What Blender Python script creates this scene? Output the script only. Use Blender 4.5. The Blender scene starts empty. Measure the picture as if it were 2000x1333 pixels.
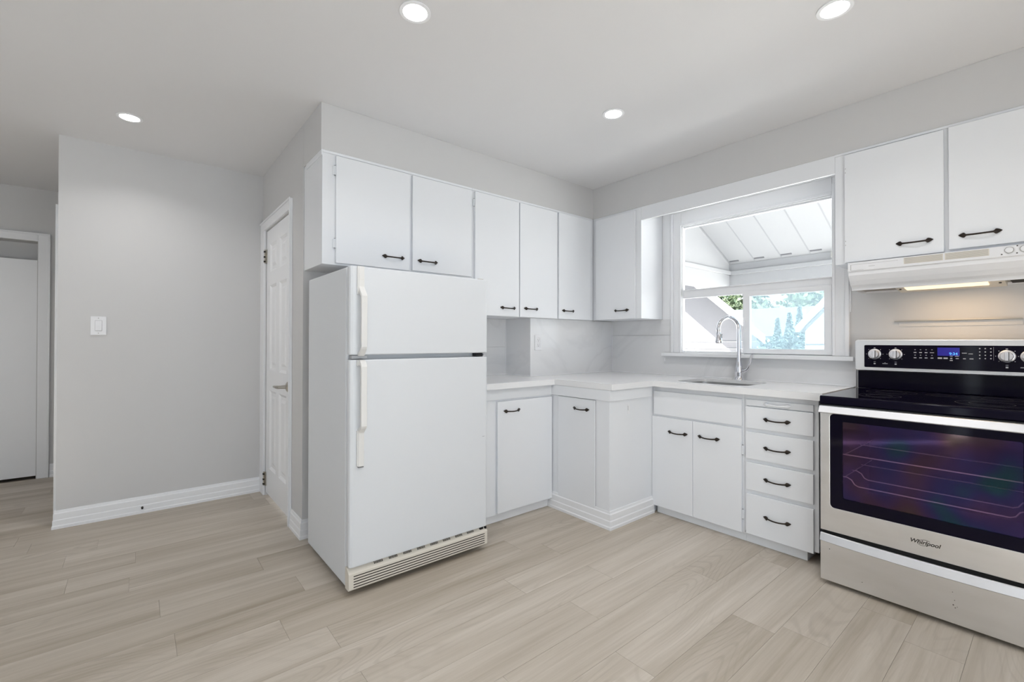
import bpy, bmesh, math, random
from mathutils import Matrix, Vector
random.seed(7)
SC = bpy.context.scene
COL = SC.collection
PI = math.pi

# ------------------------------------------------------------------ camera
def make_camera():
    yaw, pitch, roll = 0.8805, 0.0070, -0.0014
    r = Vector((math.cos(yaw), math.sin(yaw), 0)); u = Vector((0, 0, 1)); f = Vector((-math.sin(yaw), math.cos(yaw), 0))
    fw = f*math.cos(pitch) + u*math.sin(pitch)
    up = u*math.cos(pitch) - f*math.sin(pitch)
    R = r*math.cos(roll) - up*math.sin(roll)
    U = r*math.sin(roll) + up*math.cos(roll)
    cam = bpy.data.cameras.new('camera')
    cam.sensor_width = 36; cam.lens = 889.8*36/2000; cam.shift_y = -5.0/2000
    cam.clip_start = 0.02; cam.clip_end = 300
    o = bpy.data.objects.new('camera', cam); COL.objects.link(o)
    M = Matrix((R, U, -fw)).transposed().to_4x4()
    M.translation = Vector((2.918, -3.338, 1.186))
    o.matrix_world = M
    SC.camera = o
make_camera()

# ------------------------------------------------------------------ world, sun, daylight, exposure
SC.view_settings.view_transform = 'Standard'
SC.view_settings.look = 'None'
SC.view_settings.gamma = 1
SC.view_settings.exposure = 0.23
try: SC.view_settings.use_curve_mapping = False
except Exception: pass
W = bpy.data.worlds.new('sky'); SC.world = W; W.use_nodes = True
bg = W.node_tree.nodes['Background']
bg.inputs[0].default_value = (0.86, 0.93, 1.0, 1); bg.inputs[1].default_value = 2.1

def light(name, kind, loc, energy, color=(1, 1, 1), parent=None, **kw):
    l = bpy.data.lights.new(name, kind); l.energy = energy; l.color = color
    o = bpy.data.objects.new(name, l); COL.objects.link(o); o.location = loc
    for k, v in kw.items():
        if k == 'rot': o.rotation_euler = v
        else: setattr(l, k, v)
    return o
light('sun', 'SUN', (0, 3, 8), 24.0, (1, .97, .92), rot=(math.radians(38), math.radians(14), math.radians(20)), angle=.01)
def portal(name, loc, rot, sx, sy):
    # tells the renderer where daylight enters; gives no light itself
    o = light(name, 'AREA', loc, 1, rot=rot, shape='RECTANGLE', size=sx, size_y=sy)
    o.data.cycles.is_portal = True
RO = [(-.3, .8, .9, 2.15), (2.0, 2.26, 0, 2.15)]     # unseen rear wall openings added for daylight: x0, x1, z0, z1
SO = (-4.9, -1.7, 0, 2.2)                              # unseen side wall opening added for daylight: y0, y1, z0, z1
for q in RO: portal('rear_opening', ((q[0]+q[1])/2, -5.70, (q[2]+q[3])/2), (math.radians(90), 0, 0), q[1]-q[0], q[3]-q[2])
portal('side_opening', (4.3, (SO[0]+SO[1])/2, (SO[2]+SO[3])/2), (math.radians(90), 0, math.radians(90)), SO[1]-SO[0], SO[3]-SO[2])
portal('kitchen_window_opening', (1.5, .066, 1.605), (math.radians(-90), 0, 0), 1.08, 1.03)
POT_ENERGY = 2.5
POT_COLOR = (1.0, .985, .97)

# ------------------------------------------------------------------ materials
def mat(name, base, rough=.5, metal=0., coat=0., spec=None, bump=None, vary=None, emit=None, es=0, aniso=None):
    m = bpy.data.materials.new(name); m.use_nodes = True
    nt = m.node_tree; b = nt.nodes['Principled BSDF']
    b.inputs['Base Color'].default_value = (*base, 1); b.inputs['Roughness'].default_value = rough
    b.inputs['Metallic'].default_value = metal; b.inputs['Coat Weight'].default_value = coat
    if spec is not None: b.inputs['Specular IOR Level'].default_value = spec
    tc = nt.nodes.new('ShaderNodeTexCoord')
    if bump:
        sc, st = bump[:2]; stretch = bump[2] if len(bump) > 2 else (1, 1, 1)
        mp = nt.nodes.new('ShaderNodeMapping'); mp.inputs['Scale'].default_value = stretch
        nt.links.new(tc.outputs['Object'], mp.inputs[0])
        n = nt.nodes.new('ShaderNodeTexNoise'); n.inputs['Scale'].default_value = sc; n.inputs['Detail'].default_value = 4
        nt.links.new(mp.outputs[0], n.inputs['Vector'])
        bp = nt.nodes.new('ShaderNodeBump'); bp.inputs['Strength'].default_value = st; bp.inputs['Distance'].default_value = .002
        nt.links.new(n.outputs['Fac'], bp.inputs['Height']); nt.links.new(bp.outputs[0], b.inputs['Normal'])
    if vary:
        sc, c2, lo, hi = vary[:4]; stretch = vary[4] if len(vary) > 4 else (1, 1, 1)
        mp = nt.nodes.new('ShaderNodeMapping'); mp.inputs['Scale'].default_value = stretch
        nt.links.new(tc.outputs['Object'], mp.inputs[0])
        n = nt.nodes.new('ShaderNodeTexNoise'); n.inputs['Scale'].default_value = sc; n.inputs['Detail'].default_value = 5
        nt.links.new(mp.outputs[0], n.inputs['Vector'])
        r = nt.nodes.new('ShaderNodeValToRGB'); r.color_ramp.elements[0].position = lo; r.color_ramp.elements[1].position = hi
        r.color_ramp.elements[0].color = (*base, 1); r.color_ramp.elements[1].color = (*c2, 1)
        nt.links.new(n.outputs['Fac'], r.inputs[0]); nt.links.new(r.outputs[0], b.inputs['Base Color'])
    if emit:
        b.inputs['Emission Color'].default_value = (*emit, 1); b.inputs['Emission Strength'].default_value = es
    return m

def glass_mat(name, tint, refl=.06, rough=0.0, rcol=(1, 1, 1)):
    m = bpy.data.materials.new(name); m.use_nodes = True; nt = m.node_tree; nt.nodes.clear()
    t = nt.nodes.new('ShaderNodeBsdfTransparent'); t.inputs[0].default_value = (*tint, 1)
    g = nt.nodes.new('ShaderNodeBsdfGlossy'); g.inputs['Roughness'].default_value = rough; g.inputs[0].default_value = (*rcol, 1)
    fr = nt.nodes.new('ShaderNodeLayerWeight'); fr.inputs[0].default_value = refl
    mx = nt.nodes.new('ShaderNodeMixShader'); o = nt.nodes.new('ShaderNodeOutputMaterial')
    nt.links.new(fr.outputs['Fresnel'], mx.inputs[0]); nt.links.new(t.outputs[0], mx.inputs[1]); nt.links.new(g.outputs[0], mx.inputs[2])
    nt.links.new(mx.outputs[0], o.inputs[0])
    return m

M = {}
M['wall'] = mat('greige_wall_paint', (.635, .629, .630), .65, bump=(160, .05))
M['ceiling'] = mat('ceiling_paint', (.755, .75, .76), .6, bump=(140, .04))
M['trim'] = mat('white_trim_paint', (.87, .875, .895), .4)
M['cab'] = mat('white_cabinet_paint', (.84, .855, .885), .36, bump=(60, .04))
M['cabgap'] = mat('cabinet_inside', (.45, .45, .46), .7)
M['enamel'] = mat('white_fridge_enamel', (.735, .755, .785), .42, bump=(320, .10))
M['gasket'] = mat('grey_gasket', (.42, .43, .45), .6)
M['almond'] = mat('almond_plastic', (.74, .69, .61), .5)
M['handlewhite'] = mat('off_white_plastic', (.79, .78, .765), .4)
M['whiteplastic'] = mat('white_plastic', (.84, .84, .86), .35)
M['quartz'] = mat('white_quartz', (.86, .86, .87), .22, vary=(260, (.80, .80, .81), .62, .76))
M['bronze'] = mat('dark_bronze', (.030, .022, .017), .38, metal=.6, vary=(60, (.09, .05, .03), .55, .8))
M['chrome'] = mat('chrome', (.78, .78, .82), .06, metal=1)
M['nickel'] = mat('satin_nickel', (.52, .49, .44), .28, metal=1)
M['steel'] = mat('brushed_steel', (.84, .84, .85), .36, metal=1, bump=(90, .10, (.04, 1, 1)), vary=(9, (.75, .745, .74), .35, .75, (.25, 1, 1)))
M['basin'] = mat('sink_steel', (.42, .42, .42), .35, metal=1)
M['bright'] = mat('bright_steel', (.74, .745, .77), .42, metal=1)
M['blackglass'] = mat('black_glass', (.003, .002, .010), .07, spec=.16)
M['black'] = mat('black_plastic', (.006, .006, .008), .35)
M['dark'] = mat('dark_void', (.010, .009, .009), .8)
M['slotgrey'] = mat('grey_slots', (.40, .39, .37), .6)
M['floorgap'] = mat('plank_joint', (.24, .20, .16), .8)
M['shadowline'] = mat('dark_seam', (.16, .16, .17), .7)
M['cavity'] = mat('oven_cavity', (.035, .030, .045), .45)
M['rack'] = mat('oven_rack_wire', (.85, .78, .66), .4, metal=.2)
M['mark'] = mat('panel_print', (.52, .52, .55), .5)
M['ring'] = mat('burner_print', (.075, .07, .075), .25)
M['knob'] = mat('knob_silver', (.78, .77, .80), .30, metal=.55)
M['logo'] = mat('logo_grey', (.05, .045, .04), .5)
M['lens'] = mat('lamp_lens', (.9, .9, .9), .4, emit=(1, .985, .96), es=14)
M['hoodliner'] = mat('hood_liner_paint', (.30, .27, .24), .55)
M['hoodlens'] = mat('hood_lamp_lens', (.8, .75, .65), .4, emit=(1, .78, .48), es=1.0)
M['clock'] = mat('clock_digits', (.0, .02, .1), .4, emit=(.10, .42, 1.0), es=1.6)
M['clockbg'] = mat('clock_window', (.004, .004, .03), .1, emit=(.03, .02, .55), es=.35)
M['pane'] = glass_mat('window_glass', (.97, .985, .99), .04)
M['bluepane'] = glass_mat('sash_glass', (.87, .94, .965), .05)
def screen_mat():
    m = bpy.data.materials.new('insect_screen_mesh'); m.use_nodes = True; nt = m.node_tree; nt.nodes.clear(); N = nt.nodes.new
    t = N('ShaderNodeBsdfTransparent'); d = N('ShaderNodeBsdfTranslucent'); d.inputs[0].default_value = (.56, .64, .70, 1)
    mx = N('ShaderNodeMixShader'); mx.inputs[0].default_value = .24; o = N('ShaderNodeOutputMaterial')
    nt.links.new(t.outputs[0], mx.inputs[1]); nt.links.new(d.outputs[0], mx.inputs[2]); nt.links.new(mx.outputs[0], o.inputs[0])
    return m
M['screen'] = screen_mat()
M['concrete'] = mat('patio_concrete', (.86, .855, .84), .9, vary=(6, (.80, .79, .78), .4, .7))
M['lawn'] = mat('lawn', (.16, .25, .09), .9, vary=(30, (.24, .33, .12), .4, .7))
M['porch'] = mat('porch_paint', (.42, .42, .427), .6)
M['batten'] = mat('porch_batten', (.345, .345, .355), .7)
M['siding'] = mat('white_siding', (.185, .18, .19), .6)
M['rooftile'] = mat('grey_shingle', (.085, .10, .115), .9, vary=(25, (.10, .12, .135), .4, .6))
M['leaf'] = mat('leaf_green', (.065, .105, .055), .6, vary=(3, (.12, .155, .085), .4, .6))
M['cypress'] = mat('cypress_green', (.085, .13, .13), .7, vary=(6, (.105, .155, .15), .4, .6))
M['bark'] = mat('bark', (.16, .11, .08), .9)
M['pinkish'] = mat('brick_pale', (.29, .21, .22), .8)

def tile_mat():
    m = mat('marble_look_tile', (.74, .74, .745), .10); nt = m.node_tree; b = nt.nodes['Principled BSDF']
    tc = nt.nodes.new('ShaderNodeTexCoord')
    n1 = nt.nodes.new('ShaderNodeTexNoise'); n1.inputs['Scale'].default_value = 1.3; n1.inputs['Detail'].default_value = 6; n1.inputs['Distortion'].default_value = 1.2
    nt.links.new(tc.outputs['Object'], n1.inputs['Vector'])
    r = nt.nodes.new('ShaderNodeValToRGB'); e = r.color_ramp.elements
    e[0].position = .46; e[0].color = (.79, .79, .80, 1); e[1].position = .54; e[1].color = (.79, .79, .80, 1)
    c = e.new(.50); c.color = (.75, .75, .76, 1)
    nt.links.new(n1.outputs['Fac'], r.inputs[0]); nt.links.new(r.outputs[0], b.inputs['Base Color'])
    return m
M['tile'] = tile_mat()

def floor_mat():
    m = bpy.data.materials.new('oak_vinyl_plank'); m.use_nodes = True; nt = m.node_tree; b = nt.nodes['Principled BSDF']
    N = nt.nodes.new; L = nt.links.new
    at = N('ShaderNodeAttribute'); at.attribute_name = 'plank'
    tc = N('ShaderNodeTexCoord')
    off = N('ShaderNodeCombineXYZ'); mul = N('ShaderNodeMath'); mul.operation = 'MULTIPLY'; mul.inputs[1].default_value = 37.0
    L(at.outputs['Fac'], mul.inputs[0]); L(mul.outputs[0], off.inputs[0]); L(mul.outputs[0], off.inputs[2])
    add = N('ShaderNodeVectorMath'); add.operation = 'ADD'; L(tc.outputs['Object'], add.inputs[0]); L(off.outputs[0], add.inputs[1])
    # cathedral grain: rings of a slowly distorted field
    mp = N('ShaderNodeMapping'); mp.inputs['Scale'].default_value = (4.2, .75, 1); L(add.outputs[0], mp.inputs[0])
    n1 = N('ShaderNodeTexNoise'); n1.inputs['Scale'].default_value = 1.0; n1.inputs['Detail'].default_value = 1.5; n1.inputs['Roughness'].default_value = .35
    L(mp.outputs[0], n1.inputs['Vector'])
    k = N('ShaderNodeMath'); k.operation = 'MULTIPLY'; k.inputs[1].default_value = 210; L(n1.outputs['Fac'], k.inputs[0])
    s = N('ShaderNodeMath'); s.operation = 'SINE'; L(k.outputs[0], s.inputs[0])
    rr = N('ShaderNodeMapRange'); rr.inputs[1].default_value = .35; rr.inputs[2].default_value = 1.0; L(s.outputs[0], rr.inputs[0])
    # patches where the grain shows
    mp3 = N('ShaderNodeMapping'); mp3.inputs['Scale'].default_value = (3.0, 1.1, 1); L(add.outputs[0], mp3.inputs[0])
    n3 = N('ShaderNodeTexNoise'); n3.inputs['Scale'].default_value = 1.0; n3.inputs['Detail'].default_value = 2; L(mp3.outputs[0], n3.inputs['Vector'])
    r3 = N('ShaderNodeMapRange'); r3.inputs[1].default_value = .47; r3.inputs[2].default_value = .68; L(n3.outputs['Fac'], r3.inputs[0])
    g = N('ShaderNodeMath'); g.operation = 'MULTIPLY'; L(rr.outputs[0], g.inputs[0]); L(r3.outputs[0], g.inputs[1])
    # fine straight streaks
    mp2 = N('ShaderNodeMapping'); mp2.inputs['Scale'].default_value = (60, 1.6, 1); L(add.outputs[0], mp2.inputs[0])
    n2 = N('ShaderNodeTexNoise'); n2.inputs['Scale'].default_value = 1.0; n2.inputs['Detail'].default_value = 6; n2.inputs['Roughness'].default_value = .7; n2.inputs['Distortion'].default_value = .6; L(mp2.outputs[0], n2.inputs['Vector'])
    # broad soft streaks along the plank
    mp4 = N('ShaderNodeMapping'); mp4.inputs['Scale'].default_value = (13, .8, 1); L(add.outputs[0], mp4.inputs[0])
    n4 = N('ShaderNodeTexNoise'); n4.inputs['Scale'].default_value = 1.0; n4.inputs['Detail'].default_value = 2; L(mp4.outputs[0], n4.inputs['Vector'])
    # value = plank + streaks
    cr = N('ShaderNodeValToRGB'); e = cr.color_ramp.elements
    e[0].position = 0; e[0].color = (.33, .275, .205, 1); e[1].position = 1; e[1].color = (.635, .575, .505, 1)
    a1 = N('ShaderNodeMath'); a1.operation = 'MULTIPLY_ADD'; a1.inputs[1].default_value = .34; a1.inputs[2].default_value = 0.0; L(at.outputs['Fac'], a1.inputs[0])
    a2 = N('ShaderNodeMath'); a2.operation = 'MULTIPLY_ADD'; a2.inputs[1].default_value = .75; L(n2.outputs['Fac'], a2.inputs[0]); L(a1.outputs[0], a2.inputs[2])
    a3 = N('ShaderNodeMath'); a3.operation = 'MULTIPLY_ADD'; a3.inputs[1].default_value = 1.05; L(n4.outputs['Fac'], a3.inputs[0]); L(a2.outputs[0], a3.inputs[2])
    a4 = N('ShaderNodeMath'); a4.operation = 'SUBTRACT'; a4.inputs[1].default_value = .52; L(a3.outputs[0], a4.inputs[0])
    L(a4.outputs[0], cr.inputs[0])
    mx = N('ShaderNodeMix'); mx.data_type = 'RGBA'; mx.inputs[7].default_value = (.30, .255, .205, 1)
    g2 = N('ShaderNodeMath'); g2.operation = 'MULTIPLY'; g2.inputs[1].default_value = .30; L(g.outputs[0], g2.inputs[0])
    L(g2.outputs[0], mx.inputs[0]); L(cr.outputs[0], mx.inputs[6])
    L(mx.outputs[2], b.inputs['Base Color'])
    b.inputs['Roughness'].default_value = .46; b.inputs['Specular IOR Level'].default_value = .35
    bp = N('ShaderNodeBump'); bp.inputs['Strength'].default_value = .10; bp.inputs['Distance'].default_value = .002
    L(n2.outputs['Fac'], bp.inputs['Height']); L(bp.outputs[0], b.inputs['Normal'])
    return m
M['floor'] = floor_mat()

def ovenglass_mat():
    """dark oven window with a coloured interference coating"""
    m = bpy.data.materials.new('oven_window_glass'); m.use_nodes = True; nt = m.node_tree; nt.nodes.clear(); N = nt.nodes.new; L = nt.links.new
    tc = N('ShaderNodeTexCoord')
    n = N('ShaderNodeTexNoise'); n.inputs['Scale'].default_value = 5.5; n.inputs['Detail'].default_value = 1; L(tc.outputs['Object'], n.inputs['Vector'])
    r = N('ShaderNodeValToRGB'); e = r.color_ramp.elements
    e[0].position = .30; e[0].color = (.16, .50, .62, 1); e[1].position = .78; e[1].color = (.60, .50, .34, 1)
    x = e.new(.42); x.color = (.26, .27, .86, 1); x = e.new(.55); x.color = (.46, .30, .78, 1); x = e.new(.66); x.color = (.58, .36, .52, 1)
    L(n.outputs['Fac'], r.inputs[0])
    t = N('ShaderNodeBsdfTransparent'); t.inputs[0].default_value = (.76, .68, .78, 1)
    g = N('ShaderNodeBsdfGlossy'); g.inputs['Roughness'].default_value = .06; L(r.outputs[0], g.inputs[0])
    mx = N('ShaderNodeMixShader'); mx.inputs[0].default_value = .10
    o = N('ShaderNodeOutputMaterial'); L(t.outputs[0], mx.inputs[1]); L(g.outputs[0], mx.inputs[2]); L(mx.outputs[0], o.inputs[0])
    return m
M['ovenglass'] = ovenglass_mat()

# ------------------------------------------------------------------ mesh helpers
def box(bm, x0, x1, y0, y1, z0, z1, mi=0):
    v = [bm.verts.new(p) for p in ((x0,y0,z0),(x1,y0,z0),(x1,y1,z0),(x0,y1,z0),(x0,y0,z1),(x1,y0,z1),(x1,y1,z1),(x0,y1,z1))]
    for q in ((0,3,2,1),(4,5,6,7),(0,1,5,4),(1,2,6,5),(2,3,7,6),(3,0,4,7)):
        f = bm.faces.new([v[i] for i in q]); f.material_index = mi

def prism(bm, pts, axis, a, b):
    """extrude a 2-D outline between a and b along an axis; outline in the other two axes"""
    def P(p, t):
        return {'x': (t, p[0], p[1]), 'y': (p[0], t, p[1]), 'z': (p[0], p[1], t)}[axis]
    v0 = [bm.verts.new(P(p, a)) for p in pts]; v1 = [bm.verts.new(P(p, b)) for p in pts]
    n = len(pts)
    bm.faces.new(v0); bm.faces.new(v1[::-1])
    for i in range(n): bm.faces.new((v0[i], v0[(i+1) % n], v1[(i+1) % n], v1[i]))

def rrect(x0, x1, z0, z1, r, n=6):
    out = []
    for cx, cz, a0 in ((x1-r, z1-r, 0), (x0+r, z1-r, 90), (x0+r, z0+r, 180), (x1-r, z0+r, 270)):
        for i in range(n+1):
            a = math.radians(a0 + 90*i/n); out.append((cx+r*math.cos(a), cz+r*math.sin(a)))
    return out

def plate(bm, outer, holes, axis, a, b):
    """flat plate with holes, thickness a..b along axis"""
    def P(p, t):
        return {'x': (t, p[0], p[1]), 'y': (p[0], t, p[1]), 'z': (p[0], p[1], t)}[axis]
    for t in (a, b):
        edges = []
        for loop in [outer]+holes:
            vs = [bm.verts.new(P(p, t)) for p in loop]
            edges += [bm.edges.new((vs[i], vs[(i+1) % len(vs)])) for i in range(len(vs))]
        bmesh.ops.triangle_fill(bm, use_beauty=True, edges=edges)
    for loop in [outer]+holes:
        n = len(loop); v0 = [bm.verts.new(P(p, a)) for p in loop]; v1 = [bm.verts.new(P(p, b)) for p in loop]
        for i in range(n): bm.faces.new((v0[i], v0[(i+1) % n], v1[(i+1) % n], v1[i]))
    bmesh.ops.remove_doubles(bm, verts=bm.verts, dist=1e-6)

def tube(bm, pts, rad, seg=8, cap=True):
    pts = [Vector(p) for p in pts]; n = len(pts)
    rads = rad if isinstance(rad, (list, tuple)) else [rad]*n
    rings = []; prev = None
    for i, p in enumerate(pts):
        t = (pts[min(i+1, n-1)] - pts[max(i-1, 0)]).normalized()
        if prev is None:
            a = Vector((0, 0, 1)) if abs(t.z) < .9 else Vector((1, 0, 0))
            s = t.cross(a).normalized()
        else:
            s = (prev - t*prev.dot(t)).normalized()
        prev = s; w = t.cross(s)
        rings.append([bm.verts.new(p + (s*math.cos(2*PI*k/seg) + w*math.sin(2*PI*k/seg))*rads[i]) for k in range(seg)])
    for i in range(n-1):
        for k in range(seg):
            bm.faces.new((rings[i][k], rings[i][(k+1) % seg], rings[i+1][(k+1) % seg], rings[i+1][k]))
    if cap: bm.faces.new(rings[0][::-1]); bm.faces.new(rings[-1])

def lathe(bm, prof, c, axis='z', seg=24):
    """profile (radius, height) revolved about an axis through c; height runs +axis"""
    c = Vector(c)
    def P(r, h, a):
        x, y = r*math.cos(a), r*math.sin(a)
        return c + {'z': Vector((x, y, h)), 'y': Vector((x, h, y)), 'x': Vector((h, x, y))}[axis]
    rings = [[bm.verts.new(P(r, h, 2*PI*k/seg)) for k in range(seg)] for r, h in prof]
    for i in range(len(rings)-1):
        for k in range(seg): bm.faces.new((rings[i][k], rings[i][(k+1) % seg], rings[i+1][(k+1) % seg], rings[i+1][k]))
    bm.faces.new(rings[0][::-1]); bm.faces.new(rings[-1])

def obj(name, bm, mats, parent=None, bevel=0, smooth=False, seg=2):
    bmesh.ops.recalc_face_normals(bm, faces=bm.faces)
    me = bpy.data.meshes.new(name); bm.to_mesh(me); bm.free()
    if not isinstance(mats, (list, tuple)): mats = [mats]
    for m in mats: me.materials.append(M[m] if isinstance(m, str) else m)
    o = bpy.data.objects.new(name, me); COL.objects.link(o)
    if smooth:
        for p in me.polygons: p.use_smooth = True
        me.set_sharp_from_angle(angle=math.radians(40))
    if bevel:
        md = o.modifiers.new('edge', 'BEVEL'); md.width = bevel; md.segments = seg; md.limit_method = 'ANGLE'; md.angle_limit = math.radians(40)
    if parent is not None:
        o.parent = parent
        w = Vector((0, 0, 0)); p = parent
        while p is not None: w += p.location; p = p.parent
        o.location = -w
    return o

def bx(name, dims, m, parent=None, bevel=0):
    bm = bmesh.new()
    for d in (dims if isinstance(dims, list) else [dims]): box(bm, *d)
    return obj(name, bm, m, parent, bevel)

def tag(o, label, cat, group=None, kind=None):
    o['label'] = label; o['category'] = cat
    if group: o['group'] = group
    if kind: o['kind'] = kind
    return o

def thing(name, loc, label, cat, group=None, kind=None):
    o = bpy.data.objects.new(name, None); o.empty_display_size = .05; COL.objects.link(o); o.location = loc
    return tag(o, label, cat, group, kind)

def struct(o, label, cat):
    return tag(o, label, cat, kind='structure')

def textmesh(name, s, size, m, loc, rot, parent, depth=.0004, shear=0, align='CENTER', sx=1, bold=0):
    cu = bpy.data.curves.new(name, 'FONT'); cu.body = s; cu.size = size; cu.extrude = depth; cu.shear = shear; cu.offset = bold
    cu.align_x = align; cu.align_y = 'CENTER'
    t = bpy.data.objects.new(name+'_curve', cu); COL.objects.link(t)
    dg = bpy.context.evaluated_depsgraph_get()
    me = bpy.data.meshes.new_from_object(t.evaluated_get(dg))
    bpy.data.objects.remove(t)
    me.materials.clear(); me.materials.append(M[m]); me.name = name
    me.transform(Matrix.Translation(loc) @ rot.to_4x4() @ Matrix.Diagonal((sx, 1, 1, 1)))
    o = bpy.data.objects.new(name, me); COL.objects.link(o)
    if parent is not None:
        o.parent = parent; w = Vector((0, 0, 0)); p = parent
        while p is not None: w += p.location; p = p.parent
        o.location = -w
    return o
ROT_FRONT = Matrix.Rotation(PI/2, 3, 'X')          # text upright, facing -y

# ------------------------------------------------------------------ room shell
H, HS = 2.5, 2.24
XL, XR, YB = -2.72, 4.2, -5.6
# floor of separate planks laid in one surface
def make_floor():
    bm = bmesh.new(); lay = bm.faces.layers.float.new('plank')
    Wd, Ln = .172, 1.22; known = {-1: -1.33, 1: -.828, -6: -1.917, -7: -1.499, -11: -3.25, -13: -3.357, -9: -3.211, -12: -2.82, -10: -2.71,
             -15: -3.333, 2: -.98, 0: -1.255, -4: -1.805, -5: -1.489, -3: -2.33, -2: -1.917, -8: -2.86}
    rnd = random.Random(11)
    k0, k1 = int((XL-2.165)/Wd)-1, int((XR-2.165)/Wd)+1
    for k in range(k0, k1+1):
        x0, x1 = max(XL, 2.165+Wd*k), min(XR, 2.165+Wd*(k+1))
        if x1-x0 < .01: continue
        y = known.get(k, -rnd.random()*1.2); y = y % Ln - Ln*7
        while y < .2:
            a, b = max(y, YB), min(y+Ln, .16)
            if b-a > .01:
                g = .0004
                v = [bm.verts.new(p) for p in ((x0+g, a+g, 0), (x1-g, a+g, 0), (x1-g, b-g, 0), (x0+g, b-g, 0))]
                f = bm.faces.new(v); f[lay] = rnd.random()
                w = [bm.verts.new((q.co.x, q.co.y, -.004)) for q in v]
                for i in range(4): bm.faces.new((v[i], w[i], w[(i+1) % 4], v[(i+1) % 4]))
            y += Ln
    box(bm, XL-.25, XR, YB, .16, -.12, -.004, 1)
    return obj('floor', bm, ['floor', 'floorgap'])
struct(make_floor(), 'grey-beige oak-look plank floor running through kitchen and hall', 'floor')
struct(bx('ceiling', (XL-.1, XR+.1, YB-.1, .15, H, H+.12), 'ceiling'), 'smooth white painted ceiling with recessed lights', 'ceiling')
bm = bmesh.new(); prism(bm, [(0, -2.5624), (.338, -2.5624), (.338, -.303), (XR, -.303), (XR, 0), (0, 0)], 'z', HS, H)
struct(obj('wall_soffit', bm, 'wall', bevel=.002), 'greige bulkhead above the wall cabinets, turning the corner', 'soffit')
# fridge wall, window wall with its opening
struct(bx('wall_left', (-.12, 0, -2.44, .15, 0, HS+.02), 'wall'), 'greige wall behind the white fridge', 'wall')
WX0, WX1, WZ0, WZ1 = .955, 2.045, 1.085, 2.125
struct(bx('wall_back', [(-.12, WX0, 0, .06, 0, H), (WX1, XR+.1, 0, .06, 0, H), (WX0, WX1, 0, .06, 0, WZ0), (WX0, WX1, 0, .06, WZ1, H)], 'wall'),
       'greige wall holding the window over the sink', 'wall')
PX0, PX1, PZ = -1.005, -.283, 2.035      # pantry door opening
struct(bx('wall_pantry', [(-1.141, PX0, -2.5624, -2.44, 0, H), (PX1, 0, -2.5624, -2.44, 0, HS+.02), (PX1, -.0005, -2.5624, -2.44, HS+.02, H), (PX0, PX1, -2.5624, -2.44, PZ, H)], 'wall'),
       'narrow greige wall around the six-panel pantry door', 'wall')
struct(bx('wall_switch', (XL+.0, -1.141, -3.722, -2.44, 0, H), 'wall'), 'broad greige wall with the light switch', 'wall')
struct(bx('wall_hall', [(XL-.25, XL, YB, -4.80, 0, H), (XL-.25, XL, -3.995, -3.722, 0, H), (XL-.25, XL, -4.80, -3.995, 2.045, H)], 'wall'), 'shaded greige wall at the end of the hall', 'wall')
struct(bx('wall_right', [(XR, XR+.1, YB, SO[0], 0, H), (XR, XR+.1, SO[1], 0, 0, H), (XR, XR+.1, SO[0], SO[1], SO[3], H)], 'wall'), 'greige wall on the stove side with an added patio door', 'wall')
struct(bx('wall_front', [(XL-.1, RO[0][0], YB-.1, YB, 0, H), (RO[0][1], RO[1][0], YB-.1, YB, 0, H), (RO[1][1], XR+.1, YB-.1, YB, 0, H), (RO[0][0], RO[0][1], YB-.1, YB, 0, RO[0][2]),
       (RO[0][0], RO[0][1], YB-.1, YB, RO[0][3], H), (RO[1][0], RO[1][1], YB-.1, YB, RO[1][3], H)], 'wall'), 'greige wall behind the photographer', 'wall')
def glazing(name, horiz, a0, a1, z0, z1, n, label, cat):
    r = lambda p, q, u, v: (p, q, YB-.08, YB-.02, u, v) if horiz else (XR+.02, XR+.08, p, q, u, v)
    g_ = lambda p, q, u, v: (p, q, YB-.055, YB-.045, u, v) if horiz else (XR+.045, XR+.055, p, q, u, v)
    w = .06; st = [a0+i*(a1-a0-w)/n for i in range(n+1)]
    f = struct(bx(name, [r(a0, a1, z1-w, z1), r(a0, a1, z0, z0+w)]+[r(x, x+w, z0+w, z1-w) for x in st], 'trim'), label, cat)
    for i in range(n): bx('pane', g_(st[i]+w, st[i+1], z0+w, z1-w), 'pane', f)
glazing('added_window_2', True, *RO[0], 2, 'added white framed window behind the photographer, unseen, for daylight', 'window')  # unseen window, added to let more daylight into the room
glazing('added_sidelight', True, *RO[1], 1, 'added narrow sidelight behind the photographer, unseen, for daylight and reflection', 'window')  # unseen sidelight, added for daylight and a bright streak on the stove
glazing('added_door_3', False, *SO, 3, 'added glass patio door on the stove side, unseen, for daylight', 'door')  # unseen patio door, added as the main daylight from the side

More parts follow.
